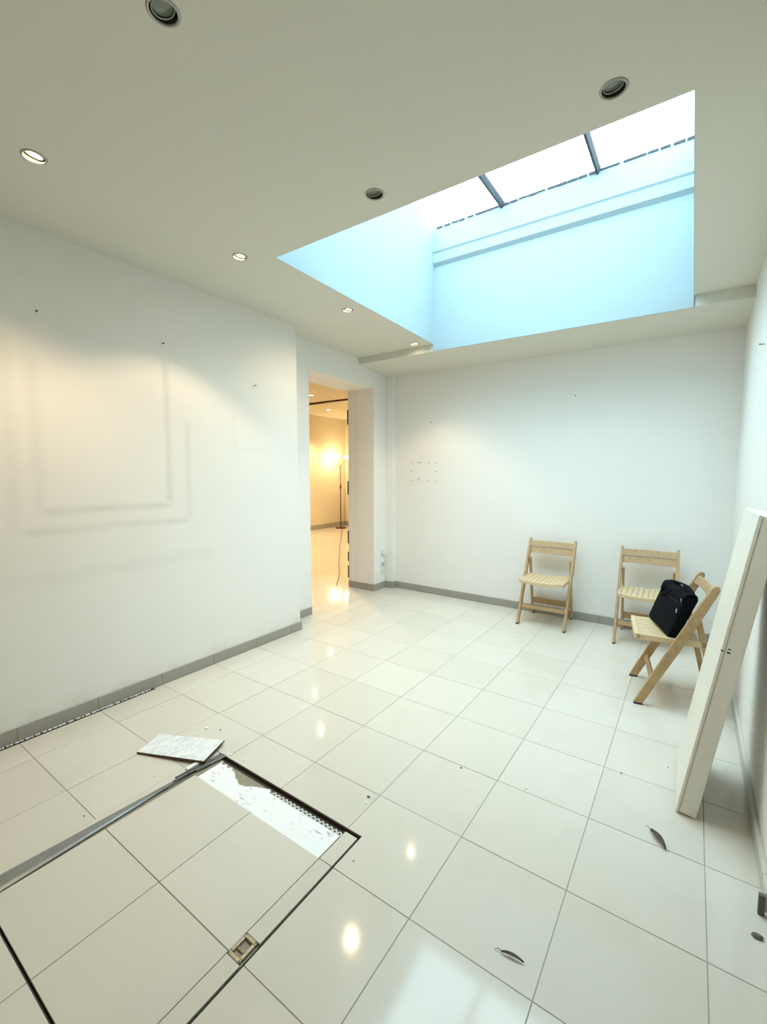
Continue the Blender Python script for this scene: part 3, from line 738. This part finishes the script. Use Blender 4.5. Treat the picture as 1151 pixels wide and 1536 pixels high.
def nail(x, y, z, n, lb, cat='nail'):
    r = empty('nail', (x, y, z)); tag(r, lb, cat, 'nails left in the walls'); n = Vector(n)
    MB().tube([(0, 0, 0), n*.018+Vector((0, 0, .001)), n*.022+Vector((0, 0, .004))], .0022, 6).build('shank', m_nail, r)
    MB().tube([n*.021+Vector((0, 0, .002)), n*.024+Vector((0, 0, .004))], .005, 8).build('head', m_nail, r)
nail(XL, .951, 2.31, (1, 0, 0), 'dark nail in the left wall nearest the photo edge')
nail(XL, 1.643, 2.303, (1, 0, 0), 'dark nail in the left wall inside the warm arc of light')
nail(XL, 2.391, 2.148, (1, 0, 0), 'dark nail in the left wall nearest the doorway corner')
nail(-2.554, YB, 2.041, (0, -1, 0), 'dark nail in the back wall above the ring of screw plugs')
nail(-.978, YB, 2.197, (0, -1, 0), 'dark nail in the back wall above the empty folding chair')
nail(XR, 3.283, 2.169, (-1, 0, 0), 'small grey nail high in the right wall above the leaning board')
plugs = [(-2.824, 1.578), (-2.73, 1.577), (-2.705, 1.577), (-2.59, 1.575), (-2.486, 1.574), (-2.828, 1.478), (-2.487, 1.468), (-2.831, 1.365),
         (-2.74, 1.385), (-2.715, 1.385), (-2.727, 1.367), (-2.60, 1.358), (-2.487, 1.352)]
plab = ['top left corner of the rectangle', 'left one of the close pair in the top row', 'right one of the close pair in the top row', 'single one in the top row right of the pair', 'top right corner of the rectangle',
        'left side at mid height', 'right side at mid height', 'bottom left corner of the rectangle', 'upper left of the bottom cluster of three', 'upper right of the bottom cluster of three', 'lowest of the bottom cluster of three',
        'bottom row between the cluster and the corner', 'bottom right corner of the rectangle']
pm = None
for (x, z), lb in zip(plugs, plab):
    if pm is None:
        o = MB().lathe([(.0001, .0012), (.003, .0012), (.0042, .003), (.006, .0018), (.0062, 0)], 10, M=Matrix.Rotation(math.radians(90), 3, 'X')).build('screw_plug', m_nail); pm = o.data
    else:
        o = bpy.data.objects.new('screw_plug', pm); COL.objects.link(o)
    o.location = (x, YB, z); tag(o, 'screw plug in back wall, '+lb, 'screw plug', 'screw plugs in the back wall')

# ------------------------------------------------------------------ leaves and crumbs on the floor
def leaf(name, a, b, w, lb, curl=.012, stem=True):
    a, b = Vector((*a, 0)), Vector((*b, 0)); L = (b-a).length; t = (b-a)/L; s = Vector((-t.y, t.x, 0)); m = MB(); rings = []
    n = 12
    for k in range(n+1):
        u = k/n; ww = w*(math.sin(math.pi*min(1, u*.93+.04))**.8)*(1-.3*u); z = .002+curl*math.sin(math.pi*u)*.5
        c = t*L*u+s*(.03*L*math.sin(math.pi*u))
        rings.append([c-s*ww+Vector((0, 0, z+curl*.8)), c+Vector((0, 0, z)), c+s*ww+Vector((0, 0, z+curl))])
    vs = [v for r in rings for v in r]; fs = [(3*k+i, 3*k+i+1, 3*k+i+4, 3*k+i+3) for k in range(n) for i in range(2)]
    m.add(vs, fs); r = empty(name, a); tag(r, lb, 'leaf', 'dry leaves on the floor')
    o = m.build('blade', m_leaf, r, smooth=True); sm = o.modifiers.new('s', 'SOLIDIFY'); sm.thickness = .0012
    if stem: MB().tube([t*.004+Vector((0, 0, .004)), -t*L*.16+s*.004+Vector((0, 0, .006)), -t*L*.30-s*.002+Vector((0, 0, .002))], [.0014, .001, .0008], 5).build('stalk', m_leaf, r)
leaf('dry_leaf', (-.070, 2.010), (-.014, 1.932), .0125, 'dark curled leaf on the floor before the leaning board')
leaf('dry_leaf', (-.406, 1.214), (-.340, 1.222), .006, 'thin brown leaf on the tiles at the bottom of the photo', .006)
def chip(x, y, s, m_, name, cat, grp, lb, sq=1.0):
    mb = MB(); n = 6; rr = random.Random(int(x*1000+y*77)); R = []
    for z, k in ((0, 1), (.35, 1.05), (.7, .6)):
        R.append([(s*k*math.cos(2*math.pi*i/n)*rr.uniform(.75, 1.15), s*k*sq*math.sin(2*math.pi*i/n)*rr.uniform(.75, 1.15), s*z) for i in range(n)])
    mb.loft(R); o = mb.build(name, m_); o.location = (x, y, .0006); tag(o, lb, cat, grp); return o
PC = 'plaster chips around the hatch'
for x, y, s, lb in [(-2.659, 1.385, .007, 'white plaster chip nearest the left skirting'), (-2.206, 1.402, .010, 'largest white plaster chip behind the broken tile strip'),
                    (-2.187, 1.336, .006, 'small white chip just behind the broken tile strip'), (-2.055, 1.024, .005, 'white chip in front of the broken tile strip, nearer to it'),
                    (-2.02, .965, .004, 'tiny white chip in front of the broken tile strip, beside the channel'), (-2.272, .93, .004, 'tiny white chip on the tile left of the steel channel'),
                    (-2.30, .80, .004, 'white chip on the tile furthest forward of the steel channel'), (-2.55, 1.40, .004, 'tiny white chip beside the one nearest the left skirting'),
                    (-1.115, 1.466, .006, 'white chip on the tile behind the right hatch corner'), (-1.16, 1.45, .004, 'tiny pale chip left of the one behind the right hatch corner'),
                    (-1.911, 1.553, .006, 'white chip on a tile joint beyond the hatch'), (-2.10, 1.56, .004, 'tiny white chip beyond the broken strip near the tile joint'),
                    (-1.80, 1.345, .005, 'flat pale chip beside the dark slot of the hatch'), (-1.885, 1.335, .006, 'white chip at the back left corner of the hatch'),
                    (-2.38, 1.33, .003, 'tiniest white chip behind the left end of the broken strip')]:
    chip(x, y, s, m_chip, 'plaster_chip', 'chip', PC, lb)
GC = 'dark grit on the floor'
for x, y, s, q_2, lb in [(-1.127, 1.502, .009, .5, 'flat dark flake on the tile behind the right hatch corner'), (-.871, 1.924, .006, .8, 'small dark crumb in the middle of the floor'),
                         (.238, 1.719, .017, .5, 'dark flat fragment on the floor below the end of the right wall'), (-2.13, 1.44, .006, .6, 'small dark crumb behind the broken tile strip'),
                         (-.215, 2.335, .006, .3, 'thin dark sliver left of the leaning board'), (-.975, 1.205, .003, 1, 'tiny dark crumb right of the hatch edge'),
                         (-.56, 1.96, .003, 1, 'tiny dark speck on the tiles in mid floor'), (-.03, 2.52, .004, .7, 'tiny dark speck beside the foot of the leaning board'),
                         (-2.05, .72, .006, .3, 'thin grey shred left of the steel channel'), (-2.10, 1.20, .0045, .8, 'dark crumb under the front edge of the broken strip')]:
    chip(x, y, s, m_grit, 'grit', 'crumb', GC, lb, q_2)
